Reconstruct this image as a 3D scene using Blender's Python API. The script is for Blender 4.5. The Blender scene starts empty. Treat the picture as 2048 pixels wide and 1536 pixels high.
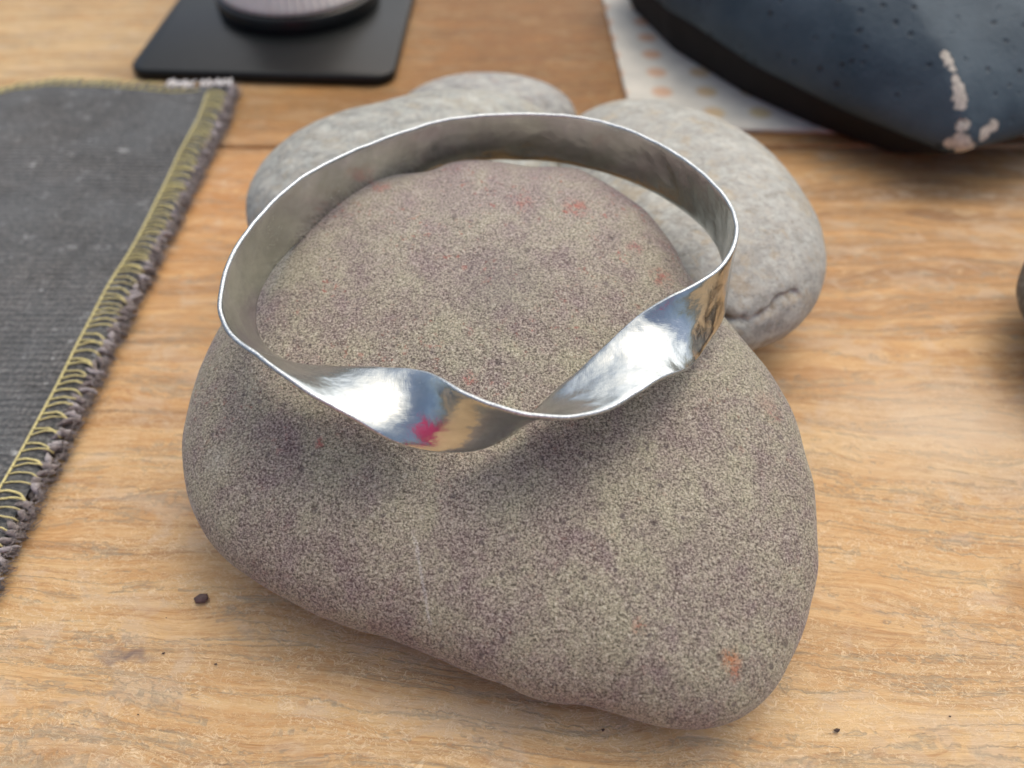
import bpy, bmesh, math, random
from mathutils import Vector, noise
MM = 0.001
scene = bpy.context.scene
# ------------------------------------------------------------- camera, sky, sun, exposure
cam = bpy.data.cameras.new('camera'); cam_o = bpy.data.objects.new('camera', cam)
scene.collection.objects.link(cam_o); scene.camera = cam_o
cam_o.location = (0, 0, 95*MM); cam_o.rotation_euler = (math.radians(90-48.4), 0, 0)
cam.sensor_width = 36; cam.lens = 26.0; cam.clip_start = 0.003; cam.clip_end = 200
cam.dof.use_dof = True; cam.dof.focus_distance = 0.093; cam.dof.aperture_fstop = 15.5
SUN_EL, SUN_AZ = math.radians(62), math.radians(30)      # azimuth measured from +Y towards +X
world = bpy.data.worlds.new('World'); scene.world = world; world.use_nodes = True
wn = world.node_tree.nodes; wl = world.node_tree.links
sky = wn.new('ShaderNodeTexSky'); sky.sky_type = 'NISHITA'; sky.sun_disc = False
sky.sun_elevation = SUN_EL; sky.sun_rotation = SUN_AZ; sky.air_density = 1.0; sky.dust_density = 6.0; sky.ozone_density = 0.0
wl.new(sky.outputs[0], wn['Background'].inputs[0]); wn['Background'].inputs[1].default_value = 0.15
sun = bpy.data.lights.new('sun', 'SUN'); sun.energy = 0.9; sun.angle = math.radians(100); sun.color = (1, 0.96, 0.80)
sun_o = bpy.data.objects.new('sun', sun); scene.collection.objects.link(sun_o)
sun_o.rotation_euler = Vector((-math.sin(SUN_AZ)*math.cos(SUN_EL), -math.cos(SUN_AZ)*math.cos(SUN_EL), -math.sin(SUN_EL))).to_track_quat('-Z', 'Y').to_euler()
scene.view_settings.view_transform = 'Standard'; scene.view_settings.look = 'None'
scene.view_settings.exposure = 0.16; scene.view_settings.gamma = 1

# ------------------------------------------------------------- stone outlines and bangle stations (mm)
STONES={"front":{"O":[-1.03,60.85,14.91],"r":[39.8,39.4,38.8,38.3,37.5,37.0,37.0,37.1,37.5,38.5,40.5,42.4,44.3,45.6,47.0,48.3,48.2,47.8,48.5,49.4,49.6,48.6,49.4,50.4,50.6,49.9,49.4,48.8,48.0,46.9,46.0,45.5,45.1,44.9,44.5,44.1,43.8,43.1,42.3,41.2,40.0,38.4,36.5,34.9,33.4,32.2,31.0,30.1,29.2,28.9,28.8,29.0,29.5,30.1,30.8,32.2,33.3,34.2,36.0,38.6,41.1,43.0,44.1,44.4,44.0,43.6,43.1,42.7,41.9,41.3,40.8,40.1],"c":[0.02,0.27,8.8,10.4,2.8,2.0]},"right":{"O":[35.28,111.76,12.74],"r":[19.4,19.2,19.3,19.4,19.6,19.9,20.4,20.9,21.6,22.4,23.3,24.4,25.7,27.1,28.7,30.4,32.2,34.0,35.9,37.7,39.3,40.6,41.3,41.4,40.8,39.7,38.0,36.2,34.2,32.4,30.7,29.2,27.9,26.9,26.0,25.4,24.9,24.6,24.4,24.3,24.3,24.4,24.7,25.0,25.4,25.9,26.5,27.2,27.9,28.6,29.2,29.8,30.1,30.3,30.2,29.9,29.3,28.7,28.0,27.2,26.3,25.5,24.7,23.9,23.2,22.5,21.8,21.2,20.7,20.3,19.9,19.6],"c":[0,0.02,12,10.5,2.3,2.0]},"left":{"O":[-24.38,129.09,13.08],"r":[34.3,35.1,35.9,36.6,37.1,37.3,37.0,36.3,35.1,33.6,31.8,29.8,27.9,25.9,24.1,22.5,21.0,19.8,18.9,18.1,17.6,17.2,17.0,17.0,17.1,17.3,17.5,17.8,18.1,18.4,18.9,19.5,20.3,21.1,22.1,23.0,23.9,24.8,25.7,26.5,27.4,28.2,28.9,29.6,30.2,30.7,31.0,31.1,31.1,31.0,30.9,30.6,30.3,30.0,29.7,29.4,29.2,29.0,28.8,28.7,28.7,28.8,29.0,29.3,29.6,30.0,30.4,30.9,31.5,32.1,32.7,33.5],"c":[0,0.02,11,10.5,2.3,2.0]},"mid":{"O":[-6,161,7.2],"r":[21.0,20.9,20.7,20.3,19.8,19.2,18.6,18.0,17.4,16.9,16.4,15.9,15.6,15.2,15.0,14.8,14.6,14.5,14.5,14.5,14.6,14.8,15.0,15.2,15.6,15.9,16.4,16.9,17.4,18.0,18.6,19.2,19.8,20.3,20.7,20.9,21.0,20.9,20.7,20.3,19.8,19.2,18.6,18.0,17.4,16.9,16.4,15.9,15.6,15.2,15.0,14.8,14.6,14.5,14.5,14.5,14.6,14.8,15.0,15.2,15.6,15.9,16.4,16.9,17.4,18.0,18.6,19.2,19.8,20.3,20.7,20.9],"c":[0,0.0,8,7.5,2.4,2.0]}}
RING=[[34.668,35.794,36.733,37.409,37.804,37.991,38.08,38.091,38.039,37.935,37.74,37.42,36.99,36.506,36.008,35.506,34.937,34.248,33.46,32.701,32.065,31.598,31.293,31.113,31.068,31.14,31.279,31.482,31.726,32.009,32.281,32.491,32.555,32.463,32.084,31.128,29.62,28.197,26.918,25.76,24.848,24.34,24.215,24.42,24.747,25.071,25.257,25.292,25.19,25.083,25.014,24.954,24.978,25.176,25.667,26.57,27.894,29.494,31.399,33.26],[28.285,28.439,28.534,28.561,28.534,28.489,28.461,28.451,28.453,28.469,28.469,28.433,28.374,28.333,28.337,28.389,28.436,28.433,28.378,28.328,28.319,28.361,28.433,28.502,28.57,28.628,28.652,28.651,28.629,28.601,28.57,28.543,28.519,28.52,28.544,28.572,28.555,28.394,28.107,27.736,27.313,26.88,26.503,26.193,25.972,25.847,25.829,25.902,26.044,26.219,26.411,26.627,26.845,27.047,27.21,27.32,27.417,27.585,27.822,28.079],[-0.114,-0.063,-0.059,-0.094,-0.126,-0.129,-0.109,-0.083,-0.059,-0.047,-0.05,-0.06,-0.076,-0.091,-0.105,-0.121,-0.135,-0.129,-0.095,-0.057,-0.028,-0.009,0.001,0.002,0.001,0.0,-0.005,-0.011,-0.016,-0.007,0.023,0.086,0.178,0.306,0.459,0.598,0.727,0.898,1.088,1.275,1.485,1.769,2.136,2.515,2.822,3.075,3.329,3.591,3.86,4.091,4.254,4.356,4.427,4.508,4.658,4.93,5.3,5.661,5.911,6.06]]
# ------------------------------------------------------------- object helpers
def empty(name, loc=(0, 0, 0), rz=0):
    o = bpy.data.objects.new(name, None); o.empty_display_size = 0.01
    o.location = [c*MM for c in loc]; o.rotation_euler = (0, 0, rz); scene.collection.objects.link(o); return o
def tag(o, label=None, cat=None, group=None, kind=None):
    if label: o['label'] = label
    if cat: o['category'] = cat
    if group: o['group'] = group
    if kind: o['kind'] = kind
    return o
def mesh_obj(name, verts, faces, mat, parent=None, smooth=True, loc=None):
    """verts in millimetres, in the parent's frame"""
    me = bpy.data.meshes.new(name); me.from_pydata([[c*MM for c in v] for v in verts], [], faces)
    bm = bmesh.new(); bm.from_mesh(me); bmesh.ops.recalc_face_normals(bm, faces=bm.faces); bm.to_mesh(me); bm.free()
    if smooth: me.polygons.foreach_set('use_smooth', [True]*len(me.polygons))
    me.materials.append(mat)
    o = bpy.data.objects.new(name, me); scene.collection.objects.link(o)
    if parent: o.parent = parent
    if loc: o.location = [c*MM for c in loc]
    return o
def rounded_poly(pts, rad, seg=6):
    out = []; n = len(pts)
    for i in range(n):
        p = Vector(pts[i]); a = (Vector(pts[i-1])-p).normalized(); b = (Vector(pts[(i+1) % n])-p).normalized()
        ang = a.angle(b); t = rad/math.tan(ang/2); p0 = p+a*t; p1 = p+b*t
        c = p+(a+b).normalized()*(rad/math.sin(ang/2))
        a0 = math.atan2(p0.y-c.y, p0.x-c.x); a1 = math.atan2(p1.y-c.y, p1.x-c.x)
        d = (a1-a0+math.pi) % (2*math.pi)-math.pi
        for k in range(seg+1):
            q = a0+d*k/seg; out.append((c.x+rad*math.cos(q), c.y+rad*math.sin(q)))
    return out
def inset(pts, d):
    out = []; n = len(pts)
    for i in range(n):
        a, b = Vector(pts[i-1]), Vector(pts[(i+1) % n]); t = (b-a)
        if t.length < 1e-9: out.append(pts[i]); continue
        t.normalize(); out.append((pts[i][0]-t.y*d, pts[i][1]+t.x*d))
    return out
def stack(name, rings, mat, parent=None, smooth=True, loc=None, caps=(True, True)):
    """loft between rings given as (list of xy, z)"""
    V = []; Fc = []; n = len(rings[0][0])
    for pts, z in rings: V += [(p[0], p[1], z) for p in pts]
    for k in range(len(rings)-1):
        for i in range(n):
            j = (i+1) % n; Fc.append((k*n+i, k*n+j, (k+1)*n+j, (k+1)*n+i))
    if caps[0]: Fc.append(tuple(range(n))[::-1])
    if caps[1]: Fc.append(tuple((len(rings)-1)*n+i for i in range(n)))
    return mesh_obj(name, V, Fc, mat, parent, smooth, loc)
def tube(path, r, sides=5, closed=False):
    V = []; Fc = []; n = len(path)
    for i, p in enumerate(path):
        a = Vector(path[max(i-1, 0)]); b = Vector(path[min(i+1, n-1)]); t = (b-a).normalized()
        u = t.cross(Vector((0.13, 0.05, 1))).normalized(); w = t.cross(u)
        rr = r[i] if isinstance(r, (list, tuple)) else r
        for s in range(sides):
            q = 2*math.pi*s/sides; V.append(tuple(Vector(p)+u*rr*math.cos(q)+w*rr*math.sin(q)))
    for i in range(n-1):
        for s in range(sides):
            s2 = (s+1) % sides; Fc.append((i*sides+s, i*sides+s2, (i+1)*sides+s2, (i+1)*sides+s))
    Fc.append(tuple(range(sides))[::-1]); Fc.append(tuple((n-1)*sides+s for s in range(sides)))
    return V, Fc
def merge(parts):
    V = []; Fc = []
    for v, f in parts:
        k = len(V); V += v; Fc += [tuple(i+k for i in q) for q in f]
    return V, Fc

# ------------------------------------------------------------- material helper
class Mat:
    def __init__(s, name):
        s.m = bpy.data.materials.new(name); s.m.use_nodes = True; s.t = s.m.node_tree; s.b = s.t.nodes['Principled BSDF']
        g = s.t.nodes.new('ShaderNodeNewGeometry'); v = s.t.nodes.new('ShaderNodeVectorMath'); v.operation = 'SCALE'
        s.t.links.new(g.outputs['Position'], v.inputs[0]); v.inputs['Scale'].default_value = 1000; s.pos = v.outputs[0]   # world position in mm
    def put(s, sock, val):
        if hasattr(val, 'is_output') or hasattr(val, 'links'): s.t.links.new(val, sock)
        else:
            if hasattr(sock.default_value, '__len__') and not hasattr(val, '__len__'): val = (val,)*3+((1,) if len(sock.default_value) == 4 else ())
            if hasattr(sock.default_value, '__len__') and len(sock.default_value) == 4 and len(val) == 3: val = tuple(val)+(1,)
            sock.default_value = val
    def node(s, typ, ins={}, out=0, **kw):
        n = s.t.nodes.new(typ)
        for k, v in kw.items(): setattr(n, k, v)
        for k, v in ins.items(): s.put(n.inputs[k], v)
        return n.outputs[out]
    def math(s, op, a, b=0.0, c=0.0, clamp=False): return s.node('ShaderNodeMath', {0: a, 1: b, 2: c}, operation=op, use_clamp=clamp)
    def mapr(s, v, a, b, c=0.0, d=1.0): return s.node('ShaderNodeMapRange', {0: v, 1: a, 2: b, 3: c, 4: d})
    def stretch(s, vec, scale, rot=0.0, off=(0, 0, 0)): return s.node('ShaderNodeMapping', {'Vector': vec, 'Scale': scale, 'Rotation': (0, 0, rot), 'Location': off})
    def noise(s, vec, scale, detail=3, rough=.55, dist=0.0, out=0): return s.node('ShaderNodeTexNoise', {'Vector': vec, 'Scale': scale, 'Detail': detail, 'Roughness': rough, 'Distortion': dist}, out)
    def voro(s, vec, scale, feature='F1', out=0, rnd=1.0): return s.node('ShaderNodeTexVoronoi', {'Vector': vec, 'Scale': scale, 'Randomness': rnd}, out, feature=feature)
    def mix(s, f, a, b, mode='MIX'):
        n = s.t.nodes.new('ShaderNodeMix'); n.data_type = 'RGBA'; n.blend_type = mode; n.clamp_factor = True
        s.put(n.inputs[0], f); s.put(n.inputs[6], a); s.put(n.inputs[7], b); return n.outputs[2]
    def vadd(s, a, b): return s.node('ShaderNodeVectorMath', {0: a, 1: b}, operation='ADD')
    def vscale(s, a, k):
        n = s.t.nodes.new('ShaderNodeVectorMath'); n.operation = 'SCALE'; s.put(n.inputs[0], a); n.inputs['Scale'].default_value = k; return n.outputs[0]
    def warp(s, vec, scale, amt):
        n = s.noise(vec, scale, 2, .5, out=1); c = s.node('ShaderNodeVectorMath', {0: n, 1: (-.5, -.5, -.5)}, operation='ADD'); return s.vadd(vec, s.vscale(c, amt))
    def spot(s, vec, p, r, soft=.5, sq=(1, 1, 1)):
        d = s.node('ShaderNodeVectorMath', {0: vec, 1: p}, operation='SUBTRACT'); d = s.node('ShaderNodeVectorMath', {0: d, 1: sq}, operation='MULTIPLY')
        l = s.node('ShaderNodeVectorMath', {0: d}, 1, operation='LENGTH'); return s.mapr(l, r*(1+soft), r*(1-soft), 0, 1)
    def bump(s, h, strength, dist_mm, prev=None):
        n = s.t.nodes.new('ShaderNodeBump'); s.put(n.inputs['Height'], h); n.inputs['Strength'].default_value = strength; n.inputs['Distance'].default_value = dist_mm*MM
        if prev: s.t.links.new(prev, n.inputs['Normal'])
        return n.outputs[0]
    def out(s, col=None, rough=None, normal=None, metal=None, spec=None, **kw):
        for k, v in (('Base Color', col), ('Roughness', rough), ('Normal', normal), ('Metallic', metal), ('Specular IOR Level', spec)):
            if v is not None: s.put(s.b.inputs[k], v)
        for k, v in kw.items(): s.put(s.b.inputs[k.replace('_', ' ')], v)
        return s.m

# ------------------------------------------------------------- materials
def wood_mat():
    m = Mat('weathered_teak'); p0 = m.pos
    sk = m.node('ShaderNodeSeparateXYZ', {0: p0}); xx = m.node('ShaderNodeSeparateXYZ', {0: p0}, 0); yy = m.node('ShaderNodeSeparateXYZ', {0: p0}, 1)
    # the grain leans a few degrees in the near part of the board and runs straight at its far edge
    lean = m.mapr(yy, 25, 110, .085, .0)
    yl = m.math('ADD', yy, m.math('MULTIPLY', xx, lean))
    p = m.node('ShaderNodeCombineXYZ', {0: xx, 1: yl, 2: 0.0})
    pw = m.vadd(p, m.node('ShaderNodeCombineXYZ', {0: 0.0, 1: m.mapr(m.noise(m.stretch(p, (.018, .05, 1)), 1, 2), 0, 1, -7, 7), 2: 0.0}))
    big = m.noise(m.stretch(pw, (.008, .040, 1)), 1, 3, .6)
    band = m.noise(m.stretch(pw, (.007, .19, 1), 0, (3, 7, 0)), 1, 4, .62)
    band2 = m.noise(m.stretch(pw, (.014, .62, 1), 0, (13, 2, 0)), 1, 4, .65)
    fine = m.noise(m.stretch(pw, (.035, 1.9, 1)), 1, 4, .72)
    fibre = m.noise(m.stretch(pw, (.22, 7.0, 1)), 1, 3, .75)
    tone = m.math('ADD', m.math('MULTIPLY', m.mapr(band, .36, .64), .55), m.math('MULTIPLY', m.mapr(band2, .34, .66), .45))
    col = m.mix(m.mapr(tone, .10, .52), (.25, .105, .028), (.47, .235, .070)); col = m.mix(m.mapr(tone, .48, .88), col, (.66, .46, .235))
    col = m.mix(m.math('MULTIPLY', m.mapr(fine, .40, .68), .5), col, (.70, .51, .29)); col = m.mix(m.math('MULTIPLY', m.mapr(fine, .46, .30), .5), col, (.26, .12, .04))
    col = m.mix(m.math('MULTIPLY', m.mapr(big, .47, .62), .6), col, m.mix(m.mapr(fine, .3, .7), (.46, .34, .19), (.68, .53, .32)))
    near = m.mapr(yy, 85, 40, 0, .35); col = m.mix(near, col, m.mix(m.mapr(fine, .3, .68), (.46, .30, .13), (.70, .52, .28)))
    org = m.mapr(yy, 62, 125, 0, .72); col = m.mix(org, col, m.mix(m.mapr(tone, .15, .8), (.235, .100, .026), (.60, .345, .130)))
    # the far board is redder and less weathered, bleached at its left end
    far = m.mapr(yy, 150, 175)
    bleach = m.spot(m.warp(p0, .03, 40), (-150, 215, 0), 62, .6, (.7, 1.2, 0))
    redder = m.mix(m.mapr(band, .3, .7), (.22, .105, .032), (.38, .20, .065))
    col = m.mix(m.math('MULTIPLY', far, .88), col, redder); col = m.mix(m.math('MULTIPLY', bleach, .8), col, m.mix(m.mapr(tone, .2, .7), (.48, .34, .18), (.68, .54, .33)))
    hot = m.spot(m.warp(p0, .04, 25), (-62, 140, 0), 20, .8, (.6, 1, 0)); col = m.mix(m.math('MULTIPLY', hot, .6), col, (.46, .20, .05))
    hot2 = m.spot(m.warp(p0, .04, 25), (95, 132, 0), 30, .8, (.5, 1, 0)); col = m.mix(m.math('MULTIPLY', hot2, .65), col, m.mix(m.mapr(tone, .3, .7), (.22, .10, .028), (.42, .22, .07)))
    # raised pale fibres: meandering short threads
    q = m.warp(p, .35, 1.8)
    n1 = m.noise(m.stretch(q, (.42, .85, 1)), 1, 3, .65, .8)
    thread = m.mapr(m.math('ABSOLUTE', m.math('SUBTRACT', n1, .5)), .004, .030, 1, 0)
    n2 = m.noise(m.stretch(q, (.30, 1.1, 1), .5, (9, 4, 0)), 1, 3, .65, 1.0)
    thread2 = m.mapr(m.math('ABSOLUTE', m.math('SUBTRACT', n2, .5)), .0, .018, 1, 0)
    th = m.math('MAXIMUM', thread, thread2)
    thm = m.math('MULTIPLY', th, m.mapr(m.noise(m.stretch(p, (.05, .12, 1), 0, (2, 1, 0)), 1, 3), .34, .52))
    thm = m.math('MULTIPLY', thm, m.mapr(yy, 45, 100, .8, .1))
    pf = m.warp(m.warp(pw, .05, 1.6), .7, .5)
    col = m.mix(thm, col, (.80, .66, .46))
    # dry mottling
    mott = m.noise(m.stretch(pw, (.16, .9, 1), 0, (5, 5, 0)), 1, 4, .75, 1.2)
    col = m.mix(m.mapr(mott, .52, .68, 0, .5), col, (.74, .56, .33)); col = m.mix(m.mapr(mott, .45, .32, 0, .55), col, (.34, .155, .045))
    ash = m.noise(m.stretch(m.warp(p, .08, 5), (.045, .16, 1), 0, (21, 8, 0)), 1, 4, .65); col = m.mix(m.mapr(ash, .52, .64, 0, .42), col, (.55, .455, .36)); col = m.mix(m.mapr(ash, .46, .36, 0, .35), col, (.52, .27, .085))
    # grey checks along the grain
    g = m.noise(m.stretch(pf, (.014, .22, 1), 0, (11, 3, 0)), 1, 3, .6)
    g2 = m.noise(m.stretch(pf, (.10, 1.5, 1), 0, (1, 9, 0)), 1, 5, .8)
    grey = m.math('MULTIPLY', m.mapr(m.math('ABSOLUTE', m.math('SUBTRACT', g, .50)), .0, .030, 1, 0), m.mapr(g2, .36, .55))
    col = m.mix(m.math('MULTIPLY', grey, .62), col, (.24, .225, .18))
    crack = m.math('MULTIPLY', m.mapr(m.noise(m.stretch(pf, (.16, 3.6, 1), 0, (4, 2, 0)), 1, 4, .8), .63, .70), m.mapr(m.noise(m.stretch(p, (.03, .06, 1), 0, (7, 7, 0)), 1, 2), .46, .60))
    col = m.mix(m.math('MULTIPLY', crack, .8), col, (.06, .05, .045))
    col = m.mix(m.math('MULTIPLY', far, m.math('SUBTRACT', 1.0, m.math('MULTIPLY', bleach, .9))), col, m.mix(1.0, col, (.62, .50, .30), 'MULTIPLY'))
    col = m.mix(.7, col, m.mix(1.0, col, (.93, .90, .80), 'MULTIPLY'))
    # specks, the resin stain at the right and a bruise at the left
    sp = m.mapr(m.voro(m.stretch(p, (.16, .22, 1)), 1), .030, .018); col = m.mix(m.math('MULTIPLY', sp, .5), col, (.12, .08, .06))
    wq = m.warp(p0, .5, 3)
    st = m.spot(wq, (73, 45, 0), 4.2, .6, (.9, .9, 0)); col = m.mix(m.math('MULTIPLY', st, .8), col, (.36, .17, .04))
    st = m.spot(wq, (-50, 37.2, 0), 1.0, .8, (.35, 1.6, 0)); col = m.mix(m.math('MULTIPLY', st, .8), col, (.10, .075, .09))
    st = m.spot(m.warp(p0, .1, 14), (72, 76, 0), 11, .7, (.8, 1.2, 0)); col = m.mix(m.math('MULTIPLY', st, .6), col, (.62, .52, .38))
    col = m.mix(m.mapr(fibre, .35, .7, .0, .35), col, m.mix(.5, col, m.mix(far, (.8, .68, .5), (.40, .26, .12))))
    h = m.math('ADD', m.math('MULTIPLY', fine, .6), m.math('ADD', m.math('MULTIPLY', fibre, .35), m.math('MULTIPLY', thm, .5)))
    h = m.math('SUBTRACT', h, m.math('ADD', m.math('MULTIPLY', crack, 1.2), m.math('MULTIPLY', grey, .5)))
    return m.out(col, m.mapr(fine, .3, .7, .50, .68), m.bump(h, .5, .30), spec=.35)

def front_stone_mat():
    m = Mat('purple_olive_sandstone'); p = m.pos
    pw = m.warp(p, .25, 1.2)
    grain = m.noise(p, 3.1, 3, .8); grain2 = m.noise(m.stretch(p, (1, 1, 1), 0, (40, 9, 3)), 4.3, 2, .7)
    patch = m.noise(m.stretch(pw, (.13, .085, .10), .35), 1, 4, .68, .5)
    patch2 = m.noise(m.stretch(pw, (.2, .2, .2), 0, (7, 7, 7)), 1, 4, .7)
    v = m.math('ADD', m.math('MULTIPLY', m.mapr(patch, .37, .57), .55), m.math('MULTIPLY', m.mapr(patch2, .36, .58), .45))
    dark = m.mix(v, (.090, .056, .056), (.074, .070, .044))
    lite = m.mix(v, (.42, .36, .33), (.43, .41, .30))
    g = m.math('ADD', m.math('MULTIPLY', grain, .6), m.math('MULTIPLY', grain2, .4))
    g = m.math('ADD', g, m.mapr(v, 0, 1, -.025, .025))
    col = m.mix(m.mapr(g, .42, .58), dark, lite)
    col = m.mix(m.mapr(g, .60, .68), col, (.64, .62, .54))
    vm = m.node('ShaderNodeTexVoronoi', {'Vector': m.warp(p, 2, .4), 'Scale': .85}, 1, feature='F1'); vd = m.voro(m.warp(p, 2, .4), .85)
    rv = m.node('ShaderNodeSeparateColor', {0: vm}, 0); spk = m.mapr(vd, .34, .20)
    col = m.mix(m.math('MULTIPLY', m.math('MULTIPLY', spk, m.mapr(rv, .94, .96)), .35), col, (.60, .57, .48)); col = m.mix(m.math('MULTIPLY', m.math('MULTIPLY', spk, m.mapr(rv, .12, .08)), .6), col, (.06, .045, .05))
    # red iron flecks, mostly towards the far end
    yy = m.node('ShaderNodeSeparateXYZ', {0: p}, 1)
    lil = m.math('MULTIPLY', m.mapr(yy, 70, 104, 0, .5), m.mapr(grain2, .40, .60)); col = m.mix(lil, col, (.47, .39, .395))
    rn = m.noise(m.stretch(p, (.9, .9, .9), 0, (20, 3, 8)), 1, 3, .75)
    rmask = m.math('MULTIPLY', m.mapr(rn, .60, .66), m.mapr(yy, 50, 90, .12, .85)); rmask = m.math('MULTIPLY', rmask, m.mapr(m.noise(p, .11, 2), .44, .60))
    col = m.mix(rmask, col, (.34, .075, .05))
    w3 = m.warp(p, 1.2, 1.4)
    for q, r, c in (((-5.5, 63.5, 25), .55, (.42, .02, .03)), ((-20.3, 99, 29.4), .9, (.45, .12, .08)), ((1.8, 93.6, 30.5), .9, (.40, .07, .05)),
                    ((9.5, 92.5, 30.3), 1.2, (.40, .08, .05)), ((17.6, 85.4, 28.1), .8, (.30, .05, .06)), ((21, 81, 26.5), 1.1, (.36, .07, .05)),
                    ((-23.8, 55.6, 21.3), .4, (.40, .05, .05)), ((33.8, 61, 20.3), .9, (.22, .06, .05)), ((24.4, 32.1, 12.6), .8, (.48, .15, .03)), ((24.8, 30.9, 11.6), .6, (.40, .12, .05)),
                    ((14.3, 34.8, 15.1), .6, (.40, .16, .10))):
        col = m.mix(m.math('MULTIPLY', m.math('MULTIPLY', m.spot(w3, q, r*1.35, .6), m.mapr(m.math('ADD', m.math('MULTIPLY', rn, .5), m.math('MULTIPLY', grain, .5)), .475, .525)), .62), col, c)
    for q, r, c in (((-1.5, 77.8, 28.3), 4.5, (.11, .09, .11)), ((33, 62.5, 20.5), 1.4, (.42, .26, .20)), ((-41, 51.5, 12.7), 1.1, (.62, .62, .58)), ((-37, 56, 16.5), 1.8, (.42, .42, .42))):
        col = m.mix(m.math('MULTIPLY', m.spot(w3, q, r, .7), .3), col, c)
    # thin pale scratch
    a, b = Vector((-11.6, 44.8, 0)), Vector((-9.4, 35.8, 0)); d = (b-a).normalized()
    rel = m.node('ShaderNodeVectorMath', {0: m.warp(p, .5, .5), 1: tuple((a+b)/2)}, operation='SUBTRACT')
    al = m.math('ABSOLUTE', m.node('ShaderNodeVectorMath', {0: rel, 1: tuple(d)}, 1, operation='DOT_PRODUCT'))
    ac = m.math('ABSOLUTE', m.node('ShaderNodeVectorMath', {0: rel, 1: (-d.y, d.x, 0)}, 1, operation='DOT_PRODUCT'))
    scr = m.math('MULTIPLY', m.mapr(al, 5, 3.5), m.mapr(ac, .28, .08)); scr = m.math('MULTIPLY', scr, m.mapr(grain2, .35, .6))
    col = m.mix(m.math('MULTIPLY', scr, .55), col, (.60, .60, .58))
    pit = m.math('MAXIMUM', m.mapr(m.voro(p, .16), .09, .04), m.math('MULTIPLY', m.mapr(m.noise(m.stretch(p, (1, 1, 1), 0, (3, 60, 2)), 1.5, 3, .8), .655, .70), .8))
    col = m.mix(m.math('MULTIPLY', pit, .6), col, (.05, .035, .035))
    h = m.math('SUBTRACT', g, m.math('MULTIPLY', pit, .6))
    return m.out(col, .58, m.bump(h, .8, .28, m.bump(patch2, .5, .8, m.bump(m.noise(p, .14, 4, .6), .35, 1.6))), spec=.42, Sheen_Weight=.28, Sheen_Roughness=.35, Sheen_Tint=(.88, .92, 1))

def grey_stone_mat(name, base, warm, dark, seed, contrast=1.0, spots_=()):
    m = Mat(name); p = m.stretch(m.pos, (1, 1, 1), 0, (seed, seed*.7, seed*.3)); pw = m.warp(p, .12, 5)
    a = m.noise(pw, .075, 5, .62, .5); b = m.noise(m.stretch(pw, (.8, 1.2, 1)), .30, 5, .72, .6); c = m.noise(p, 1.1, 4, .75); cb = m.noise(m.warp(p, .3, 2), .42, 4, .65, .4)
    col = m.mix(m.mapr(a, .38, .62), base, tuple(x*.80 for x in base)); col = m.mix(m.mapr(b, .50, .62, 0, .75*contrast), col, (.48, .49, .44)); col = m.mix(m.mapr(cb, .54, .60, 0, .38*contrast), col, (.48, .52, .49)); col = m.mix(m.mapr(cb, .46, .40, 0, .5*contrast), col, (.36, .345, .30))
    col = m.mix(m.mapr(b, .46, .32, 0, .75*contrast), col, dark); col = m.mix(m.mapr(m.noise(m.stretch(pw, (1, 1, 1), 0, (9, 2, 4)), .20, 4, .7), .53, .64, 0, .7), col, warm)
    col = m.mix(m.mapr(c, .54, .70, 0, .5), col, (.56, .57, .52)); col = m.mix(m.mapr(c, .45, .28, 0, .55), col, tuple(x*.45 for x in dark))
    for q_, r_ in spots_: col = m.mix(m.math('MULTIPLY', m.spot(m.warp(m.pos, .9, 1.6), q_, r_, .7), .75), col, (.13, .095, .055))
    return m.out(col, .62, m.bump(m.math('ADD', b, m.math('MULTIPLY', c, .4)), .45, .5), spec=.4)

def silver_mat(name, edge=False):
    m = Mat(name); p = m.pos
    if edge:
        n = m.noise(p, 5, 3, .8); return m.out(m.mix(m.mapr(n, .35, .65), (.26, .31, .34), (.74, .79, .82)), m.mapr(n, .3, .7, .45, .28), m.bump(n, .6, .10), 1.0)
    tarn = m.noise(m.warp(p, .2, 4), .16, 4, .65)
    v = m.node('ShaderNodeTexVoronoi', {'Vector': m.warp(p, .25, 2.2), 'Scale': .36, 'Smoothness': .6}, 0, feature='SMOOTH_F1')
    fine = m.noise(p, 1.0, 3, .6); micro = m.noise(p, 6, 3, .7)
    ham = m.math('MULTIPLY', m.mapr(m.node('ShaderNodeSeparateXYZ', {0: p}, 0), 2, 12), m.mapr(m.node('ShaderNodeSeparateXYZ', {0: p}, 1), 84, 76))
    v = m.math('MULTIPLY', v, m.math('MULTIPLY_ADD', ham, 1.0, .25))
    nrm = m.bump(v, .30, .6); nrm = m.bump(fine, .22, .16, nrm); nrm = m.bump(micro, .15, .02, nrm)
    scr = m.math('ADD', m.noise(m.stretch(p, (9, .5, 3), .6), 1, 2, .6), m.noise(m.stretch(p, (.6, 8, 3), -.5), 1, 2, .6)); nrm = m.bump(scr, .35, .035, nrm)
    nrm = m.bump(m.noise(p, .42, 2, .5), .30, .5, nrm)
    col = m.mix(m.mapr(tarn, .4, .65), (.50, .525, .51), (.66, .69, .68))
    return m.out(col, m.math('ADD', m.mapr(tarn, .35, .65, .24, .13), m.mapr(micro, .4, .7, 0, .05)), nrm, 1.0)

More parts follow.
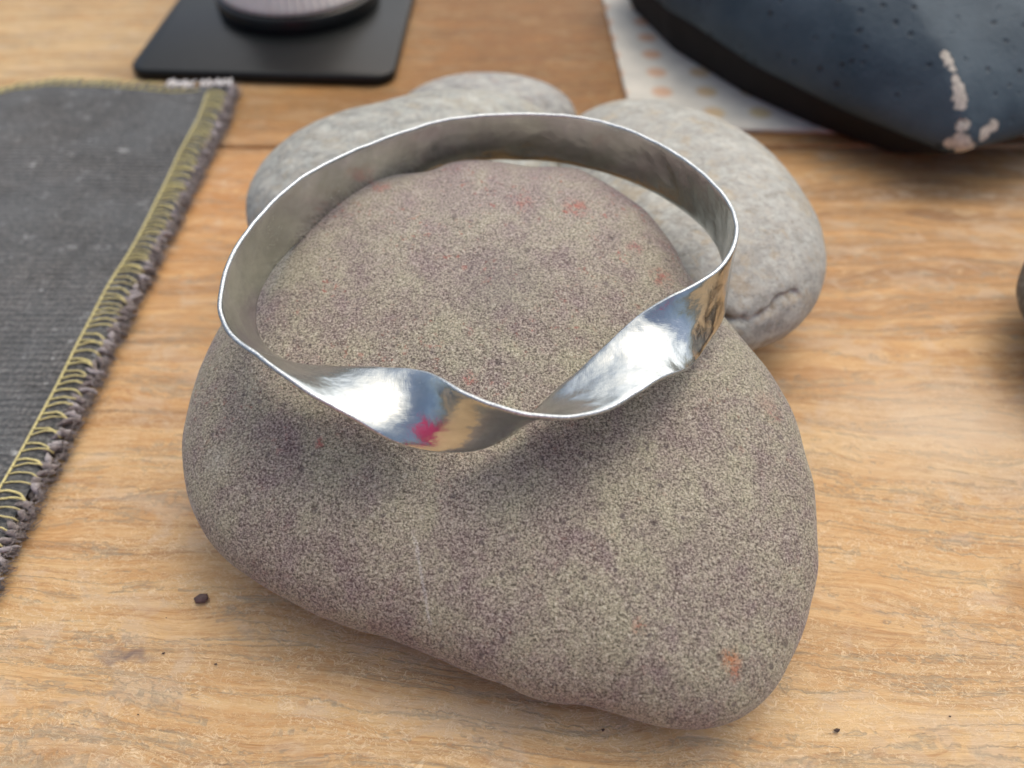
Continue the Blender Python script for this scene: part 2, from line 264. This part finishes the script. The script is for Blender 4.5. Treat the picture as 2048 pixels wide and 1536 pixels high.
def cloth_mat():
    m = Mat('charcoal_boiled_cloth'); p = m.pos; pw = m.warp(p, .9, .8)
    weave = m.voro(m.stretch(m.warp(p, .5, .5), (1.0, 1.25, 1)), 1, rnd=.45); fuzz = m.noise(m.stretch(pw, (1.1, 1.6, 1)), 1.6, 4, .8, .6); big = m.noise(p, .05, 4, .6); mid = m.noise(pw, .28, 4, .65)
    col = m.mix(m.mapr(weave, .12, .62), (.27, .268, .255), (.070, .072, .070))
    col = m.mix(m.mapr(fuzz, .50, .68, 0, .85), col, (.36, .37, .365)); col = m.mix(m.mapr(mid, .40, .66), m.mix(.35, col, (.03, .034, .036)), col)
    col = m.mix(m.mapr(big, .4, .62), col, m.mix(.25, col, (.26, .30, .32)))
    fl = m.math('MULTIPLY', m.mapr(m.noise(pw, .30, 5, .8), .60, .68), .75); col = m.mix(fl, col, (.66, .70, .70))
    sy_ = m.node('ShaderNodeSeparateXYZ', {0: m.warp(p, .35, 1.1)}, 1); rows = m.math('MULTIPLY_ADD', m.math('SINE', m.math('MULTIPLY', sy_, 4.4)), .5, .5)
    col = m.mix(m.math('MULTIPLY', m.math('SUBTRACT', 1.0, rows), .28), col, (.035, .038, .040))
    h = m.math('ADD', m.math('SUBTRACT', m.math('ADD', fuzz, m.math('MULTIPLY', rows, .5)), m.math('MULTIPLY', weave, .8)), m.math('MULTIPLY', mid, .7))
    return m.out(col, .85, m.bump(h, .9, .7), spec=.25, Sheen_Weight=.15, Sheen_Roughness=.5, Sheen_Tint=(.9, .95, 1))
def plain(name, col, rough, nscale=1.0, amt=.25, bump=.2, dist=.2, spec=.5, **kw):
    m = Mat(name); n = m.noise(m.pos, nscale, 4, .65)
    return m.out(m.mix(m.mapr(n, .3, .7), tuple(c*(1-amt) for c in col), tuple(min(1, c*(1+amt)) for c in col)), rough, m.bump(n, bump, dist), spec=spec, **kw)

def blue_mat():
    m = Mat('slate_blue_glaze'); p = m.pos; pw = m.warp(p, .5, 1.2)
    a = m.noise(m.stretch(p, (.06, .06, .06), .4), 1, 4, .6); c = m.noise(m.stretch(pw, (.5, 2.2, 2.2), -.9), .6, 4, .75)
    col = m.mix(m.mapr(a, .35, .65), (.028, .054, .076), (.058, .092, .118)); col = m.mix(m.mapr(c, .52, .72, 0, .4), col, (.10, .13, .16))
    pit = m.math('MULTIPLY', m.mapr(m.voro(pw, .30), .24, .10), m.mapr(m.noise(p, .12, 2), .36, .50)); col = m.mix(m.math('MULTIPLY', pit, .8), col, (.012, .018, .026))
    w = m.warp(p, .35, 1.4); wear = None
    for q, r in WEAR:
        s_ = m.spot(w, q, r*1.4, .75); wear = s_ if wear is None else m.math('MAXIMUM', wear, s_)
    wear = m.mapr(m.math('ADD', wear, m.math('MULTIPLY', m.math('SUBTRACT', m.noise(p, .7, 5, .75), .5), 1.1)), .48, .60)
    col = m.mix(wear, col, m.mix(m.mapr(m.noise(p, 1.4, 3), .3, .7), (.42, .40, .33), (.70, .67, .58)))
    h = m.math('SUBTRACT', m.math('MULTIPLY', m.noise(p, .8, 4, .7), .5), m.math('ADD', pit, m.math('MULTIPLY', wear, .4)))
    return m.out(col, m.mapr(c, .3, .7, .58, .72), m.bump(h, .8, .6), spec=.35)
WEAR = [((90.2, 153.4, 25.6), .8), ((90.8, 152.1, 24.9), .9), ((91.3, 150.7, 24), .7), ((92.0, 149.0, 22.4), .75), ((92.5, 147.6, 21.3), 1.0), ((93.0, 146.2, 20.0), 1.2), ((93.3, 145.0, 18.8), .9), ((94.3, 142.6, 15.5), 1.1), ((94.6, 141.3, 12.3), 1.5), ((96.2, 141.3, 10.8), 1.6), ((92.8, 142.4, 11.2), .9), ((99.5, 143.0, 13.6), 1.0), ((101.2, 143.8, 14.6), 1.0)]

def paper_mat():
    m = Mat('dotted_card'); p = m.pos
    cell = m.node('ShaderNodeVectorMath', {0: m.vadd(p, (-39.2+5.8, -174.5+5.4, 0)), 1: (11.6, 10.8, 1e6)}, operation='MODULO')
    cell = m.node('ShaderNodeVectorMath', {0: m.vadd(p, (-39.2+5.8+1160, -174.5+5.4+1080, 0)), 1: (11.6, 10.8, 1e6)}, operation='MODULO')
    d = m.node('ShaderNodeVectorMath', {0: cell, 1: (5.8, 5.4, 0)}, operation='SUBTRACT'); d = m.node('ShaderNodeVectorMath', {0: d, 1: (1, 1, 0)}, operation='MULTIPLY')
    l = m.node('ShaderNodeVectorMath', {0: d}, 1, operation='LENGTH'); dot = m.mapr(l, 3.4, 1.9)
    xx = m.node('ShaderNodeSeparateXYZ', {0: p}, 0)
    n = m.noise(p, .12, 4); base = m.mix(m.mapr(n, .35, .65), (.48, .48, .43), (.60, .59, .52))
    return m.out(m.mix(m.math('MULTIPLY', dot, .6), base, m.mix(m.mapr(xx, 40, 56), (.52, .22, .07), (.50, .36, .10))), .6, m.bump(m.noise(p, 1, 3), .2, .15))

M_wood = wood_mat()
# ------------------------------------------------------------- table and ground
ground_mat = plain('grey_paving', (.22, .21, .19), .9, .01, .3, .3, 2)
g = mesh_obj('ground', [(-30000, -30000, -740), (30000, -30000, -740), (30000, 30000, -740), (-30000, 30000, -740)], [(0, 1, 2, 3)], ground_mat, smooth=False)
tag(g, kind='structure')
table = empty('wooden_table', (0, 160, -740))
tag(table, 'weathered teak table with wide boards running left to right', 'table')
def board(name, x0, x1, y0, y1, z0, z1, b=.8, mat=M_wood):
    pts = rounded_poly([(x0, y0), (x1, y0), (x1, y1), (x0, y1)], 1.0, 2)
    o = stack(name, [(pts, z0), (pts, z1-b), (inset(pts, b*.3), z1-b*.3), (inset(pts, b), z1)], mat, None, True, (0, -160, 740))
    o.parent = table
    me = o.data
    for pl in me.polygons:
        if len(pl.vertices) > 8: pl.use_smooth = False
    return o
for k in range(-3, 4):
    y0 = 161.1+k*146.6
    board('plank', -620, 640, y0, y0+146.2, -22, -(.25 if k else .0)-0.02*abs(k))
for sx_ in (-1, 1):
    for sy_ in (-1, 1):
        board('leg', sx_*520-30, sx_*520+30, 160+sy_*330-30, 160+sy_*330+30, -739.5, -22.2)
    board('crossbar', sx_*520-18, sx_*520+18, -139.5, 459.5, -90, -22.2)

# ------------------------------------------------------------- chair added out of view to give the bangle pink and dark reflections
chair = empty('added_reflection_chair', (-30, -370, -740)); tag(chair, 'dark framed chair with pink cushions, added out of view to be mirrored in the bangle', 'chair')
M_frame = plain('dark_painted_frame', (.03, .032, .035), .5, .05, .2, .1, .5)
M_pink = plain('pink_cushion_cloth', (.62, .05, .19), .85, .05, .2, .5, 1.5)
def rbox(name, x0, x1, y0, y1, z0, z1, rad, mat, par, b=None):
    b = b or rad*.5; pts = rounded_poly([(x0, y0), (x1, y0), (x1, y1), (x0, y1)], rad, 4)
    return stack(name, [(inset(pts, b), z0), (pts, z0+b), (pts, z1-b), (inset(pts, b*.3), z1-b*.3), (inset(pts, b), z1)], mat, par)
for x in (-235, 235):
    rbox('leg', x-15, x+15, 190, 220, 0, 425, 6, M_frame, chair, 2); rbox('leg', x-15, x+15, -220, -190, 0, 1260, 6, M_frame, chair, 2)
    rbox('side_rail', x-12, x+12, -189.5, 189.5, 395, 425, 6, M_frame, chair, 2)
for z in (500, 1215): rbox('cross_rail', -219.5, 219.5, -217, -193, z, z+35, 6, M_frame, chair, 2)
rbox('seat', -222, 222, -190, 215, 425.5, 440, 8, M_frame, chair, 3)
rbox('seat_cushion', -215, 215, -170, 210, 440.5, 500, 30, M_pink, chair, 22)
rbox('back_cushion', -205, 205, -189, -140, 505, 1210, 22, M_pink, chair, 18)
# ------------------------------------------------------------- stones
def prof(s, p, q): return max(0.0, 1-s**p)**(1/q)
def pebble(name, key, mat, seed, amp=.35, label='', nt=200, ns=44, groove=None, cat='stone', lump=1.6):
    S = STONES[key]; sx, sy, Tt, Tb, p, q = S['c']; O = Vector(S['O']); r = S['r']; n = len(r)
    u = Vector((1, 0, sx)).normalized(); w = Vector((-sx, -sy, 1)).normalized(); v = w.cross(u)
    V = []; Fc = []
    def R(t):
        f = t/(2*math.pi)*n; i = int(f) % n; t_ = f-int(f); a, b, c, d = r[i-1], r[i], r[(i+1) % n], r[(i+2) % n]
        return .5*((2*b)+(c-a)*t_+(2*a-5*b+4*c-d)*t_*t_+(3*b-a-3*c+d)*t_**3)
    def pt(t, s, sg):
        T = Tt if sg > 0 else Tb; rr = R(t)*s
        P = u*(rr*math.cos(t))+v*(rr*math.sin(t))+w*(sg*T*prof(s, p, q))
        W = O+P; e = noise.noise(W*.045+Vector((seed, 3, 1)))*amp*lump*(1-s*s*.8)+noise.noise(W*.16+Vector((1, seed, 7)))*amp*.5+noise.noise(W*.7+Vector((seed, 1, 7)))*amp*.10
        N = Vector((math.cos(t)*s*u+math.sin(t)*s*v+w*sg*(1.05-s))).normalized()
        W = W+N*e
        if groove and sg > 0:
            best = 9
            for a, b in zip(groove, groove[1:]):
                a, b = Vector(a), Vector(b); ab = b-a; k = max(0, min(1, (W-a).dot(ab)/ab.dot(ab))); dd = (W-a-ab*k); dd.z = 0
                best = min(best, dd.length)
            best += noise.noise(W*.6)*.35
            W = W-N*.75*math.exp(-(best/.34)**2)+N*.22*math.exp(-((best-1.3)/1.0)**2)
        return W
    ss = [math.sin(math.pi/2*(k/ns)) for k in range(1, ns+1)]
    V.append(pt(0, 0, 1))
    for s in ss: V += [pt(2*math.pi*i/nt, s, 1) for i in range(nt)]
    for s in ss[-2::-1]: V += [pt(2*math.pi*i/nt, s, -1) for i in range(nt)]
    V.append(pt(0, 0, -1)); L = 2*ns-1
    for i in range(nt): Fc.append((0, 1+i, 1+(i+1) % nt)); Fc.append((len(V)-1, 1+(L-1)*nt+(i+1) % nt, 1+(L-1)*nt+i))
    for k in range(L-1):
        for i in range(nt):
            j = (i+1) % nt; Fc.append((1+k*nt+i, 1+(k+1)*nt+i, 1+(k+1)*nt+j, 1+k*nt+j))
    o = mesh_obj(name, [tuple(x-O) for x in V], Fc, mat, None, True, tuple(O))
    return tag(o, label, cat)
GR = 'pebbles piled on the table'
o = pebble('flat_pebble', 'front', front_stone_mat(), 2.3, .28, 'large flat speckled purple and olive stone propped up in front, wearing the silver bangle', 288, 64, lump=.35)
tag(o, group=GR)
o = pebble('grey_pebble', 'right', grey_stone_mat('pale_grey_stone', (.36, .37, .345), (.38, .33, .24), (.22, .215, .18), 3, 1.0, [((33.2, 83.3, 17.2), 1.0), ((38.6, 84.3, 17), .55), ((40.6, 85.6, 17), .6), ((43.2, 87.5, 17), .7), ((36, 79.5, 14), .5)]), 5.1, .30, 'pale grey rounded stone with a crack, behind the speckled stone at its right', 520, 110,
           groove=[(31, 83.6, 17.4), (33.6, 83.0, 17.5), (36.9, 83.0, 17), (40, 85, 17.3), (42.1, 86.8, 17.3), (44.7, 88.2, 16.8)]); tag(o, group=GR)
o = pebble('grey_pebble', 'left', grey_stone_mat('cool_grey_stone', (.32, .34, .32), (.36, .34, .27), (.16, .165, .15), 17, 1.0), 8.7, .28, 'cool grey mottled stone behind the speckled stone at its left'); tag(o, group=GR)
o = pebble('grey_pebble', 'mid', grey_stone_mat('blue_grey_stone', (.30, .31, .305), (.34, .30, .27), (.13, .13, .12), 31, 1.0), 4.4, .28, 'small blue grey stone peeping out behind the gap between the two grey stones', 120, 30); tag(o, group=GR)
STONES['side'] = dict(O=[110.0, 92, 11.5], r=[22.3+1.5*math.sin(2*i/72*6.2832+1) for i in range(72)], c=[0, 0, 11, 11.2, 2.2, 2])
o = pebble('dark_pebble', 'side', grey_stone_mat('dark_grey_stone', (.10, .11, .11), (.12, .10, .08), (.045, .045, .045), 51, .35), 1.4, .5, 'dark grey stone cut off by the right edge of the photo', 120, 30); tag(o, group=GR)

# ------------------------------------------------------------- bangle: a flat band with one full twist at the front
K_ = .958
def ring_station(f):
    n = 60; i = int(f) % n; t = f-int(f); out = []
    for row, wrap in ((RING[0], 0), (RING[1], 0), (RING[2], 2*math.pi)):
        g_ = lambda k: row[k % n]+wrap*(k//n)
        a, b, c, d = g_(i-1), g_(i), g_(i+1), g_(i+2)
        out.append(.5*((2*b)+(c-a)*t+(2*a-5*b+4*c-d)*t*t+(3*b-a-3*c+d)*t**3))
    th = 2*math.pi*f/n; r, z, ps = out
    C_ = Vector((-4.4+r*math.cos(th), 80+r*math.sin(th), z)); d_ = Vector((math.sin(ps)*math.cos(th), math.sin(ps)*math.sin(th), math.cos(ps)))
    E_ = Vector((0, 0, 95)); return E_+(C_-E_)*K_, d_
NS = 720; HW = 4.7*K_; TH = .30
sect = []
nw = 12
for k in range(nw+1): sect.append((-HW+.22+(2*HW-.44)*k/nw, TH))
sect += [(HW-.06, TH*.72), (HW, 0), (HW-.06, -TH*.72)]
for k in range(nw+1): sect.append((HW-.22-(2*HW-.44)*k/nw, -TH))
sect += [(-HW+.06, -TH*.72), (-HW, 0), (-HW+.06, TH*.72)]
V = []; Fc = []; ns_ = len(sect); edge_faces = []
cen = [ring_station(60*i/NS) for i in range(NS)]
O_b = Vector((-4.4, 80, 30))
for i in range(NS):
    C_, d_ = cen[i]; t_ = (cen[(i+1) % NS][0]-cen[i-1][0]).normalized(); d2 = (d_-t_*d_.dot(t_)).normalized(); nn = t_.cross(d2)
    for a, b in sect:
        P = C_+d2*a
        dent = noise.noise(P*.33+Vector((5, 1, 2)))*.10+noise.noise(P*.10)*.22
        V.append(tuple(P+nn*(b+dent)+d2*noise.noise(P*.5)*.07*(a/HW)-O_b))
for i in range(NS):
    for k in range(ns_):
        j = (k+1) % ns_; i2 = (i+1) % NS; Fc.append((i*ns_+k, i*ns_+j, i2*ns_+j, i2*ns_+k))
        if abs(sect[k][0]) > HW-.25 and abs(sect[j][0]) > HW-.25: edge_faces.append(len(Fc)-1)
bangle = mesh_obj('bangle', V, Fc, silver_mat('hammered_silver'), None, True, tuple(O_b)); bangle.data.materials.append(silver_mat('filed_silver_edge', True))
for k in edge_faces: bangle.data.polygons[k].material_index = 1
tag(bangle, 'hammered silver bangle with one twist, resting round the top of the speckled stone', 'bangle')

# ------------------------------------------------------------- cloth with overlocked edge
cloth = empty('folded_cloth', (-73, 188, 0)); tag(cloth, 'charcoal grey cloth with yellow overlock stitching along its frayed edges', 'cloth')
def top_edge(x):      # y of the far edge
    xs = [(-260, 178), (-150, 183), (-133, 185.9), (-127, 189), (-120, 191), (-109, 190.6), (-98, 189.2), (-87, 188), (-74, 189.6)]
    for (a, b), (c, d) in zip(xs, xs[1:]):
        if x <= c: t = (x-a)/(c-a); t = max(0, t); t = t*t*(3-2*t); return b+(d-b)*t
    return xs[-1][1]
def right_edge(y): return -70.9-.10*max(0, y-168)+.12*math.sin(y*.11)
def cloth_z(x, y): return 2.8+.6*noise.noise(Vector((x*.02, y*.02, 2)))+.35*noise.noise(Vector((x*.08, y*.08, 5)))
GX, GY = 110, 150
V = []; Fc = []
for s in (1, -1):
    for j in range(GY+1):
        y_ = -45+(j/GY)*(top_edge(-74)+45)
        for i in range(GX+1):
            fx = i/GX; xr = right_edge(y_)-1.2; x = -250+(xr+250)*fx; yt = top_edge(x)-1.0; y = -45+(yt+45)*(j/GY)
            e = min((xr-x), (yt-y), 3)/3; rr = math.sqrt(max(0, 1-(1-e)**2))
            V.append((x+73, y-188, (cloth_z(x, y)-.9+.9*rr) if s > 0 else (cloth_z(x, y)-.9-.9*rr)))
nn_ = (GX+1)*(GY+1)
for j in range(GY):
    for i in range(GX):
        a = j*(GX+1)+i; Fc.append((a, a+1, a+GX+2, a+GX+1)); Fc.append((nn_+a, nn_+a+GX+1, nn_+a+GX+2, nn_+a+1))
mesh_obj('fabric', V, Fc, cloth_mat(), cloth)
# lower layer of the fold
V2 = [(x, y, (z if k < nn_ else z)*.45) for k, (x, y, z) in enumerate(V)]
M_thread = plain('yellow_thread', (.60, .55, .25), .7, 2.5, .3, .5, .1, .3, Sheen_Weight=.3)
M_yarn = plain('brown_grey_yarn', (.20, .175, .17), .9, 1.6, .45, .9, .3, .2, Sheen_Weight=.4)
M_yarn2 = plain('light_grey_yarn', (.34, .32, .33), .9, 1.6, .35, .9, .3, .2)
M_pale = plain('pale_lilac_yarn', (.80, .80, .84), .9, 1.6, .3, .9, .3, .2)
rnd = random.Random(4)
def inner_line(y): return right_edge(y)-4.9-1.2*max(0, (y-120)/60)-.12*math.sin(y*.13+1)
pts = []; y = -40.0
while y < 183: pts.append((inner_line(y)+73, y-188, cloth_z(inner_line(y), y)+.12)); y += .9
v, f = tube(pts, .20, 5); mesh_obj('chain_thread', v, f, M_thread, cloth)
pts = []; x = -240.0
while x < -80: pts.append((x+73, top_edge(x)-5.2-188, cloth_z(x, top_edge(x)-5)+.12)); x += .9
v, f = tube(pts, .20, 5); mesh_obj('chain_thread', v, f, M_thread, cloth)
def stitch_mesh(var):
    r_ = random.Random(var); path = []
    for k in range(9):
        t = k/8; path.append((t*5.6, math.sin(t*3.14159)*(.55+.25*r_.random())+(.9*t*t if var % 2 else -.35*t), .25*math.sin(t*2.6)-.9*max(0, t-.8)*4*max(0, t-.8)*5))
    v, f = tube(path, [.21, .21, .20, .20, .19, .19, .18, .17, .15], 4)
    return v, f
stitch_data = []
for k in range(6):
    v, f = stitch_mesh(k); o = mesh_obj('stitch', v, f, M_thread, cloth); stitch_data.append(o.data); bpy.data.objects.remove(o)
yarn_data = []
for k in range(6):
    r_ = random.Random(40+k); n0 = 9; V = []; Fc = []
    path = []
    for i in range(n0):
        t = i/(n0-1); path.append((-1.2+3.0*t, .5*math.sin(t*4+k), -.2-.5*t+.35*math.sin(t*3.1)))
    rad = [.3, .42, .5, .58, .62, .58, .5, .35, .15]; v, f = tube(path, [q*(.75+.3*r_.random()) for q in rad], 7)
    v = [tuple(Vector(a)+Vector((noise.noise(Vector(a)*2.3+Vector((k, 0, 0))), noise.noise(Vector(a)*2.3+Vector((0, k, 9))), noise.noise(Vector(a)*2.3+Vector((5, 0, k)))))*.35) for a in v]
    o = mesh_obj('edge_loop', v, f, M_yarn, cloth); yarn_data.append(o.data); bpy.data.objects.remove(o)
def place(name, data, loc, rz, sc=(1, 1, 1), ry=0.0, mat=None):
    o = bpy.data.objects.new(name, data); scene.collection.objects.link(o); o.parent = cloth
    o.location = [(loc[0]+73)*MM, (loc[1]-188)*MM, loc[2]*MM]; o.rotation_euler = (0, ry, rz); o.scale = sc
    if mat: o.material_slots[0].link = 'OBJECT'; o.material_slots[0].material = mat
    return o
y = 20.0; k = 0
while y < 184:
    xi = inner_line(y); L = (right_edge(y)-xi-.3)/5.6
    place('stitch', stitch_data[rnd.randrange(6)], (xi, y, cloth_z(xi, y)+.15), rnd.uniform(-.22, .10)+(-.35 if y > 150 else 0), (L, rnd.uniform(.8, 1.2), 1), .10)
    y += rnd.uniform(1.25, 1.8) if y < 110 else rnd.uniform(1.15, 1.5)
x = -160.0
while x < -84:
    yt = top_edge(x)
    place('stitch', stitch_data[rnd.randrange(6)], (x, yt-5.0, cloth_z(x, yt-5)+.15), math.pi/2-.35+rnd.uniform(-.2, .1), (.95, 1, 1), .12); x += rnd.uniform(1.9, 2.5)
y = 20.0
while y < 187:
    xe = right_edge(y)
    for lay in (0, 1):
        place('edge_loop', yarn_data[rnd.randrange(6)], (xe-.6-.5*lay+rnd.uniform(-.3, .3), y+rnd.uniform(-.4, .4), 2.3-1.35*lay), rnd.uniform(-.9, .35), tuple(rnd.uniform(.7, 1.2) for _ in range(3)), .1*lay, M_yarn2 if rnd.random() < .3 else None)
    y += rnd.uniform(1.15, 1.7)
x = -160.0
while x < -74:
    yt = top_edge(x)
    place('edge_loop', yarn_data[rnd.randrange(6)], (x, yt-1.4, 1.9), math.pi/2+rnd.uniform(-.5, .5), (.6, .7, .8), 0, M_pale if x > -88 else None); x += rnd.uniform(1.7, 2.4)
for k in range(13):
    o = place('corner_thread', yarn_data[k % 6], (-89+k*1.2+(1.5 if k > 5 else 0), top_edge(-89+k*.95)-2.6+rnd.uniform(-.6, .6), 3.3), math.pi/2+rnd.uniform(-.3, .3), (1.4, .55, .6), 0, M_pale)
# fine lint sticking out of the cut edge
parts = []
for k in range(1100):
    y = rnd.uniform(20, 187); xe = right_edge(y)+.5; a = rnd.uniform(-1.2, 1.2); L = rnd.uniform(.6, 2.2); z0 = rnd.uniform(.5, 2.8)
    q = [(xe+73, y-188, z0), (xe+73+L*.5*math.cos(a), y-188+L*.5*math.sin(a), z0+rnd.uniform(-.3, .5)), (xe+73+L*math.cos(a+.6), y-188+L*math.sin(a+.6), z0+rnd.uniform(-.6, .5))]
    parts.append(tube(q, [.09, .07, .03], 3))
v, f = merge(parts); tag(mesh_obj('lint', v, f, M_yarn, cloth), kind='stuff')

# ------------------------------------------------------------- black square stand and the pale ribbed pot on it
M_black = plain('satin_black_plastic', (.010, .012, .012), .34, .3, .15, .05, .1, .25)
stand = empty('black_stand', (-67, 228, 0)); tag(stand, 'black square stand with rounded corners and a round black foot', 'stand')
sq = rounded_poly([(-36.2, -34), (35.5, -38), (36.5, 36), (-37, 36)], 5.5, 8)
stack('base_plate', [(inset(sq, .5), 0.05), (sq, .5), (sq, 2.2), (inset(sq, .25), 2.75), (inset(sq, .8), 3.0)], M_black, stand)
def circ(r, n=96, cx=0, cy=0): return [(cx+r*math.cos(2*math.pi*i/n), cy+r*math.sin(2*math.pi*i/n)) for i in range(n)]
cx, cy = 2.0, 10.8
stack('foot', [(circ(24.2, 96, cx, cy), 3.0), (circ(24.4, 96, cx, cy), 3.6), (circ(24.4, 96, cx, cy), 7.0), (circ(24, 96, cx, cy), 7.5)], M_black, stand)
def ribbed(R, n=60, amp=.55):
    out = []
    for i in range(n*8):
        a = 2*math.pi*i/(n*8); out.append(((R-amp+amp*abs(math.cos(n*a/2)))*math.cos(a), (R-amp+amp*abs(math.cos(n*a/2)))*math.sin(a)))
    return out
m = Mat('pale_ribbed_ceramic'); n_ = m.noise(m.pos, .5, 4)
M_pot = m.out(m.mix(m.mapr(n_, .3, .7), (.74, .72, .64), (.82, .80, .74)), .6, m.bump(n_, .3, .3))
R0 = 23.0
stack('ribbed_pot', [(ribbed(R0-.7), 0), (ribbed(R0-.1), .5), (ribbed(R0-.4), 1.5), (ribbed(R0-2), 5), (ribbed(R0-4), 10), (ribbed(R0-6), 20), (ribbed(R0-7.5), 40), (ribbed(R0-8), 58), (ribbed(R0-9), 59), (ribbed(R0-10.5, 60, .05), 59), (ribbed(R0-10.5, 60, .05), 12)], M_pot, None, True, (-67+cx, 228+cy, 7.55))
tag(scene.collection.objects['ribbed_pot'], 'pale grey ribbed round pot standing on the black square stand', 'pot')

# ------------------------------------------------------------- dotted card under the blue block
pc = rounded_poly([(30, 167.5), (210, 163), (222, 330), (27.5, 330)], .8, 2)
card = stack('dotted_card', [(inset(pc, .2), .05), (pc, .3), (pc, 1.0), (inset(pc, .3), 1.25)], paper_mat(), None, False, None)
tag(card, 'pale card with orange and yellow dots lying under the blue block', 'card')

# ------------------------------------------------------------- slate blue block with worn corner
plan = [(95.2, 140.5), (122, 150), (165, 170), (178, 240), (130, 300), (60, 290), (30, 244), (41, 208), (59, 177), (76.5, 156.5)]
cxy = Vector((66, 215))
def dense(pts, n=160, rad=3.5):
    q = rounded_poly(pts, rad, 5); L = [0]
    for i in range(len(q)): L.append(L[-1]+(Vector(q[(i+1) % len(q)])-Vector(q[i])).length)
    out = []; k = 0
    for s in range(n):
        d = L[-1]*s/n
        while L[k+1] < d: k += 1
        t = (d-L[k])/(L[k+1]-L[k]+1e-9); a, b = Vector(q[k % len(q)]), Vector(q[(k+1) % len(q)]); out.append(a.lerp(b, t))
    return out
base = dense(plan, 260, 3.0)
def level(k, shift=(0, 0)): return [(cxy.x+(p.x-cxy.x)*k+shift[0], cxy.y+(p.y-cxy.y)*k+shift[1]) for p in base]
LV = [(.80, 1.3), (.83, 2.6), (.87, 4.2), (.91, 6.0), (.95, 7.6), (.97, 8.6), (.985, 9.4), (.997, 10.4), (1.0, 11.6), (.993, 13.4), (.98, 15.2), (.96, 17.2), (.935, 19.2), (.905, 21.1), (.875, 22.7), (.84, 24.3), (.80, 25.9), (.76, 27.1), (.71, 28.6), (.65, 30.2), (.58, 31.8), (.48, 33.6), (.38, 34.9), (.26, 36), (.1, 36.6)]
blk = empty('blue_block', (100, 220, 0))
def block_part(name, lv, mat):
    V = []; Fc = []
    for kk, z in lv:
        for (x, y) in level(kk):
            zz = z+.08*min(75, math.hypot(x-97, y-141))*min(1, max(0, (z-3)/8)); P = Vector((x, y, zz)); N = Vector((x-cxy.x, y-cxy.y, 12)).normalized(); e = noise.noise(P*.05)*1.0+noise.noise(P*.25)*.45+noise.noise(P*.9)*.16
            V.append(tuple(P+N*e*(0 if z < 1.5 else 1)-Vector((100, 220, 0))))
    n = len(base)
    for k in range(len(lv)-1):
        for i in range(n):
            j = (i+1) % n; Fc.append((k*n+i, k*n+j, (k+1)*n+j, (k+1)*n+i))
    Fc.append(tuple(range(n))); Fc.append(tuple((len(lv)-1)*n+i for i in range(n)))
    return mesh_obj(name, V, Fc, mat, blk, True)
block_part('base', LV[:6], plain('shade_black_underside', (.007, .006, .005), .95, .3, .3, .5, .4))  # shade under the overhang is put into the colour: near-black below the rim
block_part('body', LV[5:], blue_mat())
tag(blk, 'large slate blue stoneware block with pale worn spots on its near corner', 'block')

# ------------------------------------------------------------- crumbs
def chip(name, loc, r, seed, mat, fl=.45):
    rr = random.Random(seed); n = 6; rings = []
    for z, k in ((0.02, .7), (fl*r*.5, 1), (fl*r, .8), (fl*r*1.3, .35)):
        rings.append(([(r*k*(1+.35*noise.noise(Vector((math.cos(a)*1.3, math.sin(a)*1.3, seed+z))))*math.cos(a), r*k*.75*(1+.35*noise.noise(Vector((math.cos(a), math.sin(a), seed+9+z))))*math.sin(a)) for a in [2*math.pi*i/n for i in range(n)]], z))
    return stack(name, rings, mat, None, True, loc)
M_chip = plain('brown_flake', (.10, .065, .06), .7, 1.5, .4)
o = chip('bark_flake', (-42.3, 45.0, 0.0), 1.15, 3, M_chip, .5); tag(o, 'small brown flake lying on the wood left of the speckled stone', 'flake')
parts = []
rnd = random.Random(11)
spots = [(-45.2, 37.6, .2), (39.6, 28.2, .34), (11, 28.2, .2), (53.8, 29.8, .16), (-38.2, 36.2, .18), (-46, 30, .14)]
spots += [(rnd.uniform(-75, 80), rnd.uniform(24, 60), rnd.uniform(.05, .11)) for _ in range(14)]
for x, y, r in spots:
    v = []; 
    for a in range(5): q_ = r*(.5+1.1*rnd.random()); v.append((x+q_*1.3*math.cos(a*1.256+x), y+q_*.7*math.sin(a*1.256+x), .0))
    v.append((x, y, r*.7)); parts.append((v, [(i, (i+1) % 5, 5) for i in range(5)]+[(4, 3, 2, 1, 0)]))
v, f = merge(parts); tag(mesh_obj('crumbs', v, f, plain('dark_grit', (.07, .05, .04), .8), None, False), 'dark grit scattered over the wood', kind='stuff')
bpy.context.view_layer.update()
